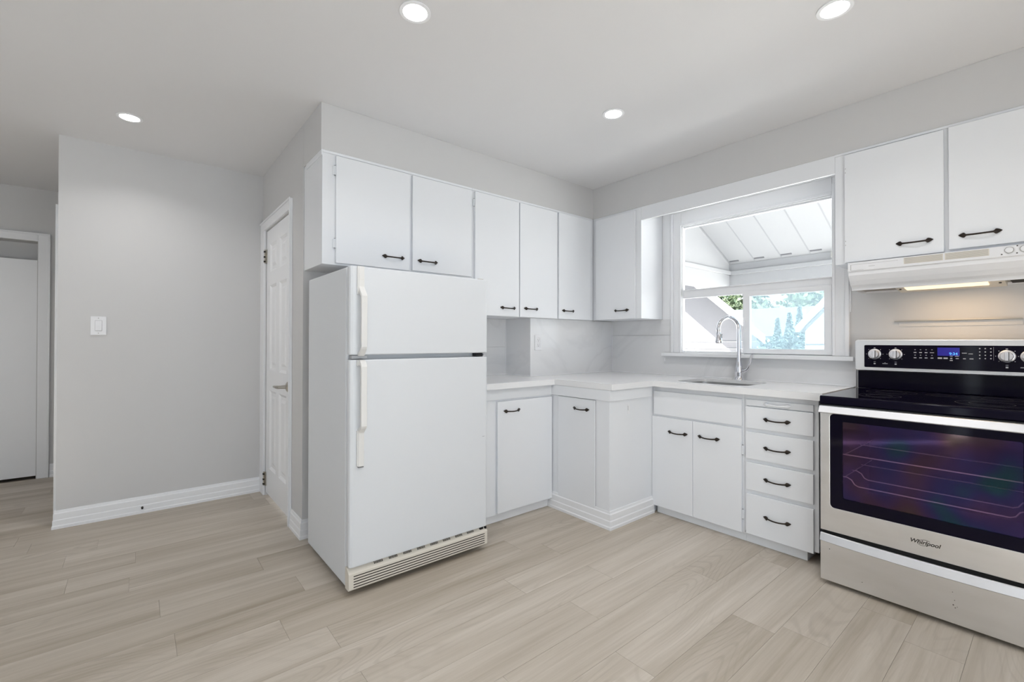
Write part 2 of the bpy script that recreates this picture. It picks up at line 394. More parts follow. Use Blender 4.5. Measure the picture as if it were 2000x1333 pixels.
# baseboards with a moulded profile
PROF = [(0, .114), (.005, .114), (.007, .100), (.011, .094), (.011, .058), (.014, .052), (.0145, .022), (.018, .016), (.018, 0), (0, 0)]
def base_run(bm, pts):
    """sweep the baseboard profile along corner points (x, y), room on the right-hand side"""
    n = len(pts); rings = []
    for i, p in enumerate(pts):
        p = Vector(p)
        d0 = (p-Vector(pts[i-1])).normalized() if i > 0 else None
        d1 = (Vector(pts[i+1])-p).normalized() if i < n-1 else None
        if d0 is None: d0 = d1
        if d1 is None: d1 = d0
        n0 = Vector((d0.y, -d0.x)); n1 = Vector((d1.y, -d1.x))
        m = (n0+n1); m = m/(1+n0.dot(n1)) if (1+n0.dot(n1)) > .05 else n0
        rings.append([bm.verts.new((p.x+m.x*o, p.y+m.y*o, z)) for o, z in PROF])
    k = len(PROF)
    for i in range(n-1):
        for j in range(k): bm.faces.new((rings[i][j], rings[i][(j+1) % k], rings[i+1][(j+1) % k], rings[i+1][j]))
    bm.faces.new(rings[0]); bm.faces.new(rings[-1][::-1])
bm = bmesh.new(); base_run(bm, [(-1.141, -2.5624), (-1.141, -3.722), (-1.30, -3.722)][::-1]); 
struct(obj('baseboard_switch', bm, 'trim'), 'moulded white baseboard below the light switch', 'baseboard')
bm = bmesh.new(); base_run(bm, [(-.232, -2.5624), (0, -2.5624), (0, -1.80)])
struct(obj('baseboard_pantry', bm, 'trim'), 'short white baseboard wrapping the wall corner beside the fridge', 'baseboard')
bm = bmesh.new(); base_run(bm, [(XL, -3.912), (XL, -3.724)])
struct(obj('baseboard_hall', bm, 'trim'), 'short white baseboard at the end of the hall', 'baseboard')

# moulded casings
def casing_box(bm, side):
    for d in side: box(bm, *d)
bm = bmesh.new(); yf = -2.5624
casing_box(bm, [(-1.1405, PX0-.006, yf-.016, yf, 0, PZ+.006), (PX1+.004, -.238, yf-.016, yf, 0, PZ+.075), (-1.1405, PX1+.004, yf-.016, yf, PZ+.006, PZ+.075),
                (-.250, -.238, yf-.022, yf-.016, 0, PZ+.081), (-1.1405, -.250, yf-.022, yf-.016, PZ+.066, PZ+.081)])
struct(obj('trim_1', bm, 'trim', bevel=.003), 'white casing around the pantry door', 'casing')
bm = bmesh.new()
casing_box(bm, [(XL, XL+.018, -3.99, -3.915, 0, 2.115), (XL, XL+.018, -4.88, -3.99, 2.045, 2.115), (XL, XL+.018, -4.88, -4.81, 0, 2.045),
                (XL+.018, XL+.026, -3.930, -3.915, 0, 2.115), (XL+.018, XL+.026, -4.88, -3.930, 2.10, 2.115)])
struct(obj('trim_2', bm, 'trim', bevel=.003), 'white casing around the hall door', 'casing')
struct(bx('trim_3', [(-1.29, -1.225, -3.742, -3.7225, .0, 2.072)], 'trim', bevel=.003), 'white casing edge round the corner of the switch wall', 'casing')

# pantry door: six moulded panels
def pantry_door():
    x0, x1, z0, z1 = PX0+.012, PX1-.006, .028, PZ-.006
    y0, y1 = yf+.002, yf+.036
    w = x1-x0; st = .105; mid = .09; pw = (w-2*st-mid)/2
    rows = [(z0+.20, z0+.79), (z0+.94, z0+1.58), (z0+1.68, z1-.11)]
    holes = []
    for a, b in rows:
        for c in (x0+st, x0+st+pw+mid): holes.append((c, c+pw, a, b))
    bm = bmesh.new()
    plate(bm, [(x0, z0), (x1, z0), (x1, z1), (x0, z1)], [[(a, c), (b, c), (b, d), (a, d)] for a, b, c, d in holes], 'y', y0, y1)
    for a, b, c, d in holes:
        # sloped moulding and raised field
        q = [(a, b, c, d, 0), (a+.018, b-.018, c+.018, d-.018, .011), (a+.040, b-.040, c+.040, d-.040, .011), (a+.060, b-.060, c+.060, d-.060, .003)]
        rings = [[bm.verts.new(p) for p in ((A, y0+t, Cc), (B, y0+t, Cc), (B, y0+t, D), (A, y0+t, D))] for A, B, Cc, D, t in q]
        for i in range(3):
            for k in range(4): bm.faces.new((rings[i][k], rings[i][(k+1) % 4], rings[i+1][(k+1) % 4], rings[i+1][k]))
        bm.faces.new(rings[-1])
    d = struct(obj('door_1', bm, 'trim'), 'white six-panel pantry door beside the fridge', 'door')
    bx('door_stop', [(PX0, PX0+.01, y1, y1+.02, 0, PZ), (PX1-.01, PX1, y1, y1+.02, 0, PZ), (PX0, PX1, y1, y1+.02, PZ-.004, PZ)], 'trim', d)
    for zc in (1.84, .13):
        bm = bmesh.new(); tube(bm, [(PX0+.003, yf-.010, zc-.052), (PX0+.003, yf-.010, zc+.052)], .0075, 8)
        box(bm, PX0-.004, PX0+.032, yf-.0045, yf+.0015, zc-.05, zc+.05)
        h = obj('door_hinge', bm, 'nickel', d, smooth=True)
        bx('hinge_slots', [(PX0-.0045, PX0+.0105, yf-.0185, yf-.008, zc+t, zc+t+.012) for t in (-.045, -.010, .03)], 'dark', h)
    bm = bmesh.new(); kx, kz = PX1-.062, .885
    lathe(bm, [(.033, 0), (.033, -.006), (.026, -.011), (.013, -.016), (.011, -.045)], (kx, y0, kz), 'y', 24)
    tube(bm, [(kx, y0-.038, kz), (kx, y0-.056, kz), (kx-.02, y0-.064, kz), (kx-.06, y0-.064, kz-.002), (kx-.115, y0-.060, kz-.004)], [.010, .0115, .011, .0095, .0085], 10)
    obj('door_lever', bm, 'nickel', d, smooth=True)
pantry_door()
# hall door, set back in its opening with an open strip over it
hd = bx('door_2', (XL-.06, XL-.02, -4.80, -3.996, .022, 1.885), 'trim', bevel=.002)
struct(hd, 'plain white hall door with an open strip above it', 'door')
bx('door_jamb', [(XL-.14, XL-.0, -3.9965, -3.9955, 0, 2.045), (XL-.14, XL, -4.80, -3.996, 2.0445, 2.0455), (XL-.24, XL-.14, -4.80, -3.996, 0, 2.045)], 'wall', hd)

# light switch, door stop on the baseboard
t = thing('light_switch', (-1.141, -3.528, 1.227), 'white rocker light switch plate on the greige wall', 'light switch')
bm = bmesh.new(); plate(bm, [(-3.567, 1.226), (-3.489, 1.226), (-3.489, 1.349), (-3.567, 1.349)], [[(-3.545, 1.254), (-3.511, 1.254), (-3.511, 1.321), (-3.545, 1.321)]], 'x', -1.1408, -1.133)
obj('wall_plate', bm, 'whiteplastic', t, bevel=.002)
bm = bmesh.new(); prism(bm, [(-1.1408, 1.2545), (-1.127, 1.2545), (-1.132, 1.29), (-1.1335, 1.3205), (-1.1408, 1.3205)], 'y', -3.5445, -3.5115)
obj('rocker', bm, 'whiteplastic', t, bevel=.001)
for z in (1.238, 1.337):
    bm = bmesh.new(); lathe(bm, [(.0028, 0), (.0028, .0014), (.001, .002)], (-1.133, -3.528, z), 'x', 10); obj('screw', bm, 'slotgrey', t)
t = thing('door_stop', (-1.12, -3.297, .036), 'small dark door stop on the switch-wall baseboard', 'door stop')
bm = bmesh.new(); lathe(bm, [(.007, 0), (.007, .003), (.0035, .005), (.0035, .022)], (-1.128, -3.297, .040), 'x', 12)
obj('post', bm, 'bronze', t, smooth=True)
bm = bmesh.new(); lathe(bm, [(.006, .020), (.0065, .026), (.004, .030)], (-1.128, -3.297, .040), 'x', 12)
obj('rubber_tip', bm, 'black', t, smooth=True)

# ------------------------------------------------------------------ backsplash
bm = bmesh.new()
prism(bm, [(.308, 0), (.308, -1.0), (.0005, -1.0), (.0005, 0)], 'z', .918, 1.368)
struct(obj('wall_bump', bm, 'tile', bevel=.0015), 'tiled pipe chase jutting out under the corner cabinets', 'tile wall')
struct(bx('wall_tile', [(.0002, .007, -1.765, -1.0035, .918, 1.142), (.0002, .007, -1.765, -1.0035, 1.144, 1.368), (.3083, .842, -.0075, -.0002, .918, 1.24), (.3083, .905, -.0075, -.0002, 1.242, 1.368),
     (.842, 2.125, -.0075, -.0002, .918, 1.072), (.842, .905, -.0075, -.0002, 1.10, 1.24)], 'tile', bevel=.0006), 'glossy pale grey tile backsplash round the sink corner', 'tile wall')
bm = bmesh.new()
box(bm, .3085, .3135, -.0125, -.0075, .918, 1.368); box(bm, .007, .011, -1.004, -1.0, .918, 1.368)
tube(bm, [(.310, -1.0, .921), (.310, -.008, .921), (2.12, -.009, .921)], .004, 6); tube(bm, [(.009, -1.765, .921), (.009, -1.001, .921), (.308, -1.001, .921)], .004, 6)
struct(obj('trim_4', bm, 'whiteplastic'), 'white caulk bead along the backsplash joints', 'caulk')

# ------------------------------------------------------------------ window over the sink
wd = thing('window_1', (1.5, .05, 1.1), 'white framed window over the sink looking onto a porch', 'window', kind='structure')
gx0, gx1, gz0, gz1 = .988, 2.004, 1.114, 2.088
bm = bmesh.new()
plate(bm, [(WX0, WZ0), (WX1, WZ0), (WX1, WZ1), (WX0, WZ1)], [[(gx0, 1.597), (gx1, 1.597), (gx1, gz1), (gx0, gz1)], [(gx0, gz0), (gx1, gz0), (gx1, 1.531), (gx0, 1.531)]], 'y', .022, .054)
obj('window_frame', bm, 'trim', wd, bevel=.003)
bx('transom_bead', [(gx0, gx1, .012, .022, 1.590, 1.597), (gx0, gx1, .012, .022, 1.529, 1.535)], 'trim', wd, .001)
bx('transom_pane', (gx0-.004, gx1+.004, .036, .041, 1.593, gz1+.004), 'pane', wd)
bx('fixed_pane', (gx0-.004, 1.47, .043, .048, gz0-.004, 1.535), 'pane', wd)
bm = bmesh.new()
plate(bm, [(1.459, 1.104), (2.000, 1.104), (2.000, 1.545), (1.459, 1.545)], [[(1.506, 1.138), (1.957, 1.138), (1.957, 1.510), (1.506, 1.510)]], 'y', .004, .040)
obj('sliding_sash', bm, 'trim', wd, bevel=.0025)
bx('sash_pane', (1.50, 1.962, .020, .026, 1.133, 1.515), 'bluepane', wd)
bx('insect_screen', (1.46, 2.03, .0545, .0555, 1.09, 1.56), 'screen', wd)
bx('sash_latch', (1.463, 1.475, -.006, .004, 1.28, 1.34), 'trim', wd, .002)
bm = bmesh.new()
cz1 = 2.231
bx('recess_board', [(.8245, .905, -.0074, -.0004, 1.3685, 2.2315), (2.094, 2.1005, -.0074, -.0004, 1.3685, 2.2315), (.8245, 2.1005, -.284, -.0004, 2.2318, 2.2395)], 'trim', wd)
for x0, x1 in ((.905, .992), (2.006, 2.094)):
    box(bm, x0, x1, -.012, 0, 1.1, cz1); 
    e0, e1 = (x0, x0+.022) if x0 < 1.5 else (x1-.022, x1)
    box(bm, e0, e1, -.022, -.012, 1.1, cz1)
    e0, e1 = (x1-.016, x1) if x0 < 1.5 else (x0, x0+.016)
    box(bm, e0, e1, -.018, -.012, 1.1, cz1-.06)
box(bm, .992, 2.006, -.012, 0, 2.105, cz1); box(bm, .905, 2.094, -.022, -.012, cz1-.022, cz1); box(bm, .992, 2.006, -.018, -.012, 2.105, 2.122)
obj('casing', bm, 'trim', wd, bevel=.003)
bx('jamb_liner', [(.992, .996, 0, .022, 1.1, 2.105), (2.002, 2.006, 0, .022, 1.1, 2.105), (.992, 2.006, 0, .022, 2.1, 2.105)], 'trim', wd)
bx('window_stool', [(.845, 2.124, -.062, -.0005, 1.073, 1.099), (WX0+.002, WX1-.002, -.0005, .022, 1.0855, 1.099)], 'trim', wd, .003)
bx('stool_wall_patch', [(.838, .852, -.0095, -.0078, 1.030, 1.058)], 'whiteplastic', wd)

# ------------------------------------------------------------------ cabinet hardware
def pull_mesh():
    bm = bmesh.new(); hl = .072; seg = 10
    sta = [(-1, .0005, .0025), (-.95, .0038, .0035), (-.86, .0085, .006), (-.76, .0120, .0085), (-.70, .0115, .0095), (-.64, .0060, .011), (-.60, .0044, .0135),
           (-.45, .0042, .0185), (-.2, .0040, .0225), (0, .0040, .0235), (.2, .0040, .0225), (.45, .0042, .0185), (.60, .0044, .0135), (.64, .0060, .011), (.70, .0115, .0095), (.76, .0120, .0085), (.86, .0085, .006), (.95, .0038, .0035), (1, .0005, .0025)]
    rings = []
    for t, w, out in sta:
        th = .0034 if abs(t) < .62 else .0025 + (.002 if .6 < abs(t) < .8 else 0)
        dz = -.006*(1-t*t)
        ring = []
        for k in range(seg):
            a = 2*PI*k/seg
            ring.append(bm.verts.new((t*hl, -out - th*math.sin(a), dz + w*math.cos(a))))
        rings.append(ring)
    for i in range(len(rings)-1):
        for k in range(seg): bm.faces.new((rings[i][k], rings[i][(k+1) % seg], rings[i+1][(k+1) % seg], rings[i+1][k]))
    bm.faces.new(rings[0]); bm.faces.new(rings[-1][::-1])
    for s in (-1, 1): box(bm, s*.052-.004, s*.052+.004, -.008, -.0002, -.006, .002)
    bmesh.ops.recalc_face_normals(bm, faces=bm.faces)
    me = bpy.data.meshes.new('pull'); bm.to_mesh(me); bm.free(); me.materials.append(M['bronze'])
    for p in me.polygons: p.use_smooth = True
    return me
PULL = pull_mesh()
PULL_WHITE = PULL.copy(); PULL_WHITE.materials.clear(); PULL_WHITE.materials.append(M['cab'])
def pull(parent, x, y, z, facing, white=False, tilt=0):
    o = bpy.data.objects.new('handle', PULL_WHITE if white else PULL); COL.objects.link(o)
    o.parent = parent; w = Vector((0, 0, 0)); p = parent
    while p is not None: w += p.location; p = p.parent
    o.location = Vector((x, y, z)) - w
    o.rotation_euler = (0, tilt, PI/2 if facing == 'x' else 0)
    return o
def hinge(parent, p, facing, h=.055):
    """small exposed knuckle hinge at a door's edge"""
    x, y, z = p; bm = bmesh.new()
    tube(bm, [(x, y, z-h/2), (x, y, z+h/2)], .0045, 8)
    if facing == 'x': box(bm, x-.012, x-.003, y-.010, y+.003, z-h/2.4, z+h/2.4)
    else: box(bm, x-.003, x+.010, y+.003, y+.010, z-h/2.4, z+h/2.4)
    o = obj('hinge', bm, 'cab', parent, smooth=True)
    for s in (-.5, .44):
        bm = bmesh.new(); lathe(bm, [(.0048, 0), (.0048, .004), (.002, .006)], (x, y, z+s*h), 'z', 8); obj('hinge_pin', bm, 'gasket', o)
def door(parent, facing, plane, a0, a1, z0, z1, hx=None, hz=None, th=.019, label=None, name='door', white=False, m='cab', tilt=0):
    if facing == 'x': d = bx(name, (plane, plane+th, a0, a1, z0, z1), m, parent, .0022)
    else: d = bx(name, (a0, a1, plane-th, plane, z0, z1), m, parent, .0022)
    if hx is not None:
        pull(d, *((plane+th, hx, hz) if facing == 'x' else (hx, plane-th, hz)), facing, white, tilt)
    if label: d['label'] = label
    return d

# ------------------------------------------------------------------ wall cabinets
A, B = .338, -.303
t = thing('wall_cabinet', (0.17, -2.06, 1.612), 'white two-door cabinet hung over the fridge', 'cabinet', 'wall cabinets')
bm = bmesh.new(); box(bm, .0005, A, -2.556, -1.5685, 1.612, HS-.0005)
obj('body', bm, 'cab', t, bevel=.002)
bx('crown_strip', [(.0505, A+.006, -2.5622, -2.5562, 2.208, HS-.001), (A, A+.006, -2.5562, -1.5685, 2.224, HS-.001)], 'cab', t, .002)
d = door(t, 'x', A+.001, -2.487, -2.040, 1.6225, 2.217, -2.148, 1.694)
for z in (2.135, 1.73): hinge(d, (A+.010, -2.4905, z), 'x')
d = door(t, 'x', A+.001, -2.0215, -1.580, 1.6265, 2.217, -1.917, 1.692)
t = thing('wall_cabinet', (0.17, -.95, 1.36), 'tall white three-door cabinet between fridge and corner', 'cabinet', 'wall cabinets')
bx('body', (.0005, A, -1.568, -.304, 1.3685, HS-.0005), 'cab', t, .002)
bx('crown_strip', (A, A+.006, -1.568, -.325, 2.224, HS-.001), 'cab', t, .002)
d = door(t, 'x', A+.001, -1.551, -1.156, 1.3695, 2.217, -1.262, 1.432)
hinge(d, (A+.010, -1.555, 2.14), 'x'); 
door(t, 'x', A+.001, -1.1465, -.7565, 1.3695, 2.217, -1.038, 1.436)
door(t, 'x', A+.001, -.739, -.3555, 1.3695, 2.219, -.634, 1.438)
t = thing('wall_cabinet', (0.58, -.15, 1.36), 'narrow one-door white cabinet left of the sink window', 'cabinet', 'wall cabinets')
bx('body', (A+.0005, .824, B, -.0085, 1.3685, HS-.0005), 'cab', t, .002)
door(t, 'y', B-.001, .380, .778, 1.3705, 2.219, .653, 1.441)
t = thing('wall_cabinet', (2.65, -.15, 1.61), 'wide white cabinet above the range hood', 'cabinet', 'wall cabinets')
bx('body', (2.101, 3.30, B, -.0005, 1.6185, HS-.0005), 'cab', t, .002)
bx('crown_strip', (2.101, 3.30, B-.006, B, 2.226, HS-.001), 'cab', t, .002)
d = door(t, 'y', B-.001, 2.150, 2.551, 1.6235, 2.219, 2.4415, 1.692)
for z in (2.12, 1.72):
    for q in (0, .022): bx('hinge_screw', (2.1535, 2.1565, B-.0215, B-.0198, z+q-.002, z+q+.002), 'slotgrey', d)
door(t, 'y', B-.001, 2.568, 3.02, 1.632, 2.222, 2.673, 1.694)
door(t, 'y', B-.001, 3.03, 3.28, 1.632, 2.222)
v = bx('window_valance', (.8245, 2.1005, B, B+.018, 2.136, HS-.0005), 'cab', None, .0015)
tag(v, 'plain white valance board spanning the two cabinets above the window', 'valance')

# ------------------------------------------------------------------ base cabinets
t = thing('base_cabinet', (.3, -1.4, 0), 'white base cabinet beside the fridge with one door', 'cabinet', 'base cabinets')
bx('body', [(.0075, .560, -1.765, -1.0105, .055, .8775), (.545, .5605, -1.765, -1.0105, .055, .10)], 'cab', t, .002)
bx('toe_kick', (.40, .540, -1.765, -1.0105, 0, .055), 'trim', t, .002)
bx('counter_apron', (.560, .574, -1.765, -1.0305, .806, .8775), 'cab', t, .002)
d = door(t, 'x', .5605, -1.526, -1.033, .068, .793, -1.407, .731, label='white slab door')
t = thing('base_cabinet', (.85, -.6, 0), 'white corner base cabinet jutting out under the counter', 'cabinet', 'base cabinets')
bm = bmesh.new(); prism(bm, [(.309, -1.0105), (.5605, -1.0105), (.5605, -1.0235), (1.0885, -1.0235), (1.0885, -.0085), (.309, -.0085)], 'z', 0, .8775)
obj('body', bm, 'cab', t, bevel=.002)
bm = bmesh.new(); prism(bm, [(.5745, -1.0235), (.5745, -1.0345), (1.102, -1.0345), (1.102, -.5805), (1.0885, -.5805), (1.0885, -1.0235)], 'z', .808, .8775)
obj('counter_apron', bm, 'cab', t, bevel=.002)
bm = bmesh.new(); base_run(bm, [(.5415, -1.0235), (1.0885, -1.0235), (1.0885, -.555)])
obj('baseboard', bm, 'trim', t)
bx('corner_stile', [(.985, 1.0887, -1.0275, -1.0235, .112, .808)], 'cab', t, .001)
bx('door_recess', [(.6345, .9745, -1.0245, -1.0236, .0995, .8055)], 'cabgap', t)
door(t, 'y', -1.0236, .637, .972, .102, .803, .855, .738, th=.008)
bx('filled_hole', [(1.0884, 1.0894, -.842, -.818, .71, .775)], 'trim', t)
bx('crack', [(1.0893, 1.0897, -.836, -.834, .735, .765)], 'shadowline', t)

FY = -.5475
t = thing('base_cabinet', (1.4, -.3, 0), 'white sink cabinet with two doors and a false front', 'cabinet', 'base cabinets')
bx('body', [(1.0889, 1.1015, FY, -.0085, .055, .8775), (1.7040, 1.7095, FY, -.0085, .055, .8775), (1.1015, 1.7040, FY, FY+.018, .055, .8775), (1.1015, 1.7040, FY+.018, -.0085, .055, .075), (1.1015, 1.704, -.020, -.0085, .075, .8775)], 'cab', t, .001)
bx('toe_kick', (1.108, 1.7095, -.527, -.40, 0, .055), 'cab', t, .002)
bx('false_front', (1.102, 1.697, FY-.013, FY-.0005, .686, .847), 'cab', t, .002)
door(t, 'y', FY-.0005, 1.090, 1.3885, .056, .672, 1.285, .583, th=.015)
d = door(t, 'y', FY-.0005, 1.3905, 1.697, .056, .672, 1.497, .586, th=.015)
for z in (.545, .165): hinge(d, (1.7015, FY-.008, z), 'y', .06)
t = thing('base_cabinet', (1.9, -.3, 0), 'narrow white drawer cabinet beside the stove', 'cabinet', 'base cabinets')
bx('body', (1.710, 2.091, FY, -.0085, .068, .8775), 'cab', t, .002)
bx('toe_kick', (1.710, 2.030, -.527, -.40, 0, .068), 'cab', t, .002)
def drawer(z0, z1, white=False, hz=None, name='drawer', x1=2.070, th=.0165, tilt=0):
    return door(t, 'y', FY-.0005, 1.7225, x1, z0, z1, 1.892, hz if hz is not None else (z0+z1)/2, th=th, name=name, white=white, tilt=tilt)
b_ = drawer(.8125, .849, True, .832, 'cutting_board', th=.010); b_['label'] = 'pull-out board with a white painted handle'
drawer(.682, .808, tilt=.0)
drawer(.503, .660)
drawer(.322, .481)
drawer(.062, .297, hz=.187)

# ------------------------------------------------------------------ countertop and sink
def arc_hole(x0, x1, y0, y1, r): return rrect(x0, x1, y0, y1, r, 8)
SX0, SX1, SY0, SY1 = 1.215, 1.692, -.502, -.118
bm = bmesh.new()
outer = [(.0085, -1.7655), (.6055, -1.7655), (.6055, -1.0345), (1.1125, -1.0345), (1.1125, -.5885), (2.118, -.5885), (2.118, -.0085), (.3095, -.0085), (.3095, -1.0015), (.0085, -1.0015)]
hole = arc_hole(SX0, SX1, SY0, SY1, .085)
for z in (.918, .898):
    edges = []
    for loop in (outer, hole):
        vs = [bm.verts.new((*q, z)) for q in loop]; edges += [bm.edges.new((vs[i], vs[(i+1) % len(vs)])) for i in range(len(vs))]
    bmesh.ops.triangle_fill(bm, use_beauty=True, edges=edges)
for loop, zb in ((outer, .8785), (hole, .898)):
    v0 = [bm.verts.new((*q, .918)) for q in loop]; v1 = [bm.verts.new((*q, zb)) for q in loop]; n = len(loop)
    for i in range(n): bm.faces.new((v0[i], v0[(i+1) % n], v1[(i+1) % n], v1[i]))
bmesh.ops.remove_doubles(bm, verts=bm.verts, dist=1e-6)
tag(obj('countertop', bm, 'quartz'), 'continuous white quartz countertop stepping round the corner to the stove', 'countertop')
t = thing('sink', (1.45, -.31, .70), 'undermount stainless sink below the window', 'sink')
bm = bmesh.new()
rings = []
for z, ins, r in ((.8976, -.018, .09), (.8976, .002, .085), (.74, .012, .08), (.712, .03, .07), (.706, .07, .05)):
    rings.append([bm.verts.new((p[0], p[1], z)) for p in rrect(SX0+ins, SX1-ins, SY0+ins, SY1-ins, r, 8)])
for i in range(len(rings)-1):
    n = len(rings[i])
    for k in range(n): bm.faces.new((rings[i][k], rings[i][(k+1) % n], rings[i+1][(k+1) % n], rings[i+1][k]))
bm.faces.new(rings[-1])
obj('basin', bm, 'basin', t, smooth=True)
bm = bmesh.new(); lathe(bm, [(.044, .7065), (.044, .7085), (.036, .709), (.03, .707)], (1.45, -.31, 0), 'z', 24)
obj('drain', bm, 'chrome', t, smooth=True)

# faucet
t = thing('faucet', (1.462, -.062, .918), 'tall chrome gooseneck faucet behind the sink', 'faucet')
fx, fy = 1.462, -.062
bm = bmesh.new()
lathe(bm, [(.030, .9182), (.030, .924), (.026, .929), (.0245, .945), (.027, .968), (.0265, .995), (.020, 1.03), (.0165, 1.06), (.0155, 1.075)], (fx, fy, 0), 'z', 24)
obj('body', bm, 'chrome', t, smooth=True)
dirv = Vector((-.42, -.91, 0)).normalized()
R_ = .085; pts = [(fx, fy, 1.07), (fx, fy, 1.15), (fx, fy, 1.22), (fx, fy, 1.272)]
for i in range(1, 13):
    a = PI*i/13*1.06
    pts.append((fx+dirv.x*R_*(1-math.cos(a)), fy+dirv.y*R_*(1-math.cos(a)), 1.272+.088*math.sin(a)))
bm = bmesh.new(); tube(bm, pts, [.0155, .0145, .0135, .0130]+[.0128]*12, 14)
obj('spout', bm, 'chrome', t, smooth=True)
end = Vector(pts[-1]); dn = Vector((dirv.x*-.04, dirv.y*-.04, -1)).normalized()
bm = bmesh.new(); tube(bm, [end+dn*s for s in (-.004, .004, .012, .018, .045, .075, .092, .098)], [.0150, .0156, .0150, .0130, .0160, .0205, .0245, .0235], 18)
h = obj('spray_head', bm, 'chrome', t, smooth=True)
bm = bmesh.new(); tube(bm, [end+dn*.098, end+dn*.1005], [.020, .019], 18); obj('spray_face', bm, 'black', h)
bt = end + dn*.05 + Vector((.018, .004, 0))
bm = bmesh.new(); box(bm, bt.x-.002, bt.x+.003, bt.y-.006, bt.y+.006, bt.z-.014, bt.z+.014); obj('spray_button', bm, 'gasket', h)
bm = bmesh.new(); tube(bm, [(fx+.012, fy, .985), (fx+.036, fy-.004, .985)], [.015, .013], 14)
tube(bm, [(fx+.034, fy-.004, .985), (fx+.052, fy-.006, .990), (fx+.068, fy-.008, 1.010), (fx+.080, fy-.009, 1.045), (fx+.086, fy-.009, 1.085), (fx+.092, fy-.009, 1.102)], [.0125, .0105, .009, .0078, .0068, .0075], 10)
obj('lever', bm, 'chrome', t, smooth=True)

# outlet on the tiled chase
t = thing('power_outlet', (.308, -.92, 1.12), 'white power outlet on the tiled backsplash', 'outlet')
bm = bmesh.new(); plate(bm, [(-.957, 1.120), (-.884, 1.120), (-.884, 1.238), (-.957, 1.238)], [rrect(-.938, -.903, 1.143, 1.175, .008), rrect(-.938, -.903, 1.183, 1.215, .008)], 'x', .3085, .3145)
obj('cover_plate', bm, 'whiteplastic', t, bevel=.0015)
for z in (1.159, 1.199):
    bm = bmesh.new(); prism(bm, rrect(-.9375, -.9035, z-.0155, z+.0155, .008), 'x', .3085, .3135)
    s = obj('socket', bm, 'whiteplastic', t)
    bx('socket_slots', [(.3135, .3138, -.9285, -.9265, z-.002, z+.008), (.3135, .3138, -.9150, -.9130, z-.002, z+.008), (.3135, .3138, -.9235, -.9175, z-.010, z-.005)], 'shadowline', s)

# ------------------------------------------------------------------ fridge
t = thing('refrigerator', (.49, -2.18, 0), 'white top-freezer fridge with side handles', 'refrigerator')
F0, F1 = -2.5755, -1.7855
bx('body', (.165, .768, F0, F1, .035, 1.538), 'enamel', t, .008)
for q in ((1.128, 1.527), (.15, 1.098)): bx('gasket', (.766, .781, F0+.012, F1-.012, *q), 'gasket', t)
def fdoor(z0, z1, nm):
    bm = bmesh.new(); prism(bm, [(.779, F0), (.808, F0), (.816, F0+.004), (.821, F0+.014), (.821, F1-.014), (.816, F1-.004), (.808, F1), (.779, F1)], 'z', z0, z1)
    return obj(nm, bm, 'enamel', t, bevel=.005)
fd = fdoor(1.123, 1.5385, 'freezer_door'); rd = fdoor(.136, 1.100, 'fridge_door')
hy0, hy1 = -2.541, -2.513
def fhandle(prof, parent):
    bm = bmesh.new(); prism(bm, prof, 'y', hy0, hy1)      # profile in (x, z)
    return obj('door_handle', bm, 'handlewhite', parent, bevel=.003)
h = fhandle([(.8213, 1.5375), (.8345, 1.5375), (.836, 1.440), (.868, 1.404), (.872, 1.396), (.872, 1.160), (.868, 1.150), (.838, 1.118), (.8213, 1.118), (.8213, 1.136), (.834, 1.136), (.858, 1.162), (.858, 1.392), (.8213, 1.428)], fd)
bx('handle_cap', (.8345, .8365, hy0+.004, hy1-.004, 1.475, 1.505), 'handlewhite', h, .0005)
bx('handle_foot', (.8213, .832, hy0-.004, hy0+.003, 1.405, 1.5375), 'handlewhite', h, .001)
h = fhandle([(.8213, 1.100), (.845, 1.100), (.866, 1.083), (.872, 1.070), (.872, .795), (.866, .785), (.8385, .762), (.8365, .603), (.8213, .603), (.8213, .778), (.833, .778), (.858, .800), (.858, 1.066), (.852, 1.074), (.8213, 1.074)], rd)
for q in ((1.072, 1.099), (.606, .77)): bx('handle_foot', (.8213, .834, hy0-.004, hy0+.002, *q), 'handlewhite', h, .001)
bx('handle_end', (.8214, .836, hy0+.002, hy1-.002, .599, .603), 'shadowline', h)
bx('hinge', [(.775, .812, F1-.075, F1-.035, 1.103, 1.121)], 'black', t, .001)
bx('hinge_plate', [(.775, .818, F1-.033, F1-.012, 1.102, 1.107), (.775, .818, F1-.033, F1-.012, 1.116, 1.121), (.795, .812, F1-.026, F1-.018, 1.107, 1.116)], 'bright', t, .001)
bx('latch', [(.772, .812, F0+.012, F0+.085, 1.104, 1.121)], 'gasket', t, .002)
bx('top_hinge', [(.745, .805, F1-.055, F1-.02, 1.5388, 1.5435)], 'nickel', t, .001)
bx('bottom_hinge', (.775, .808, F1-.045, F1-.020, .112, .134), 'black', t, .002); bx('hinge_bolt', (.795, .815, F1-.012, F1-.002, .118, .132), 'black', t, .002)
bx('scratch', (.8211, .8213, F1-.038, F1-.022, .648, .651), 'gasket', rd)
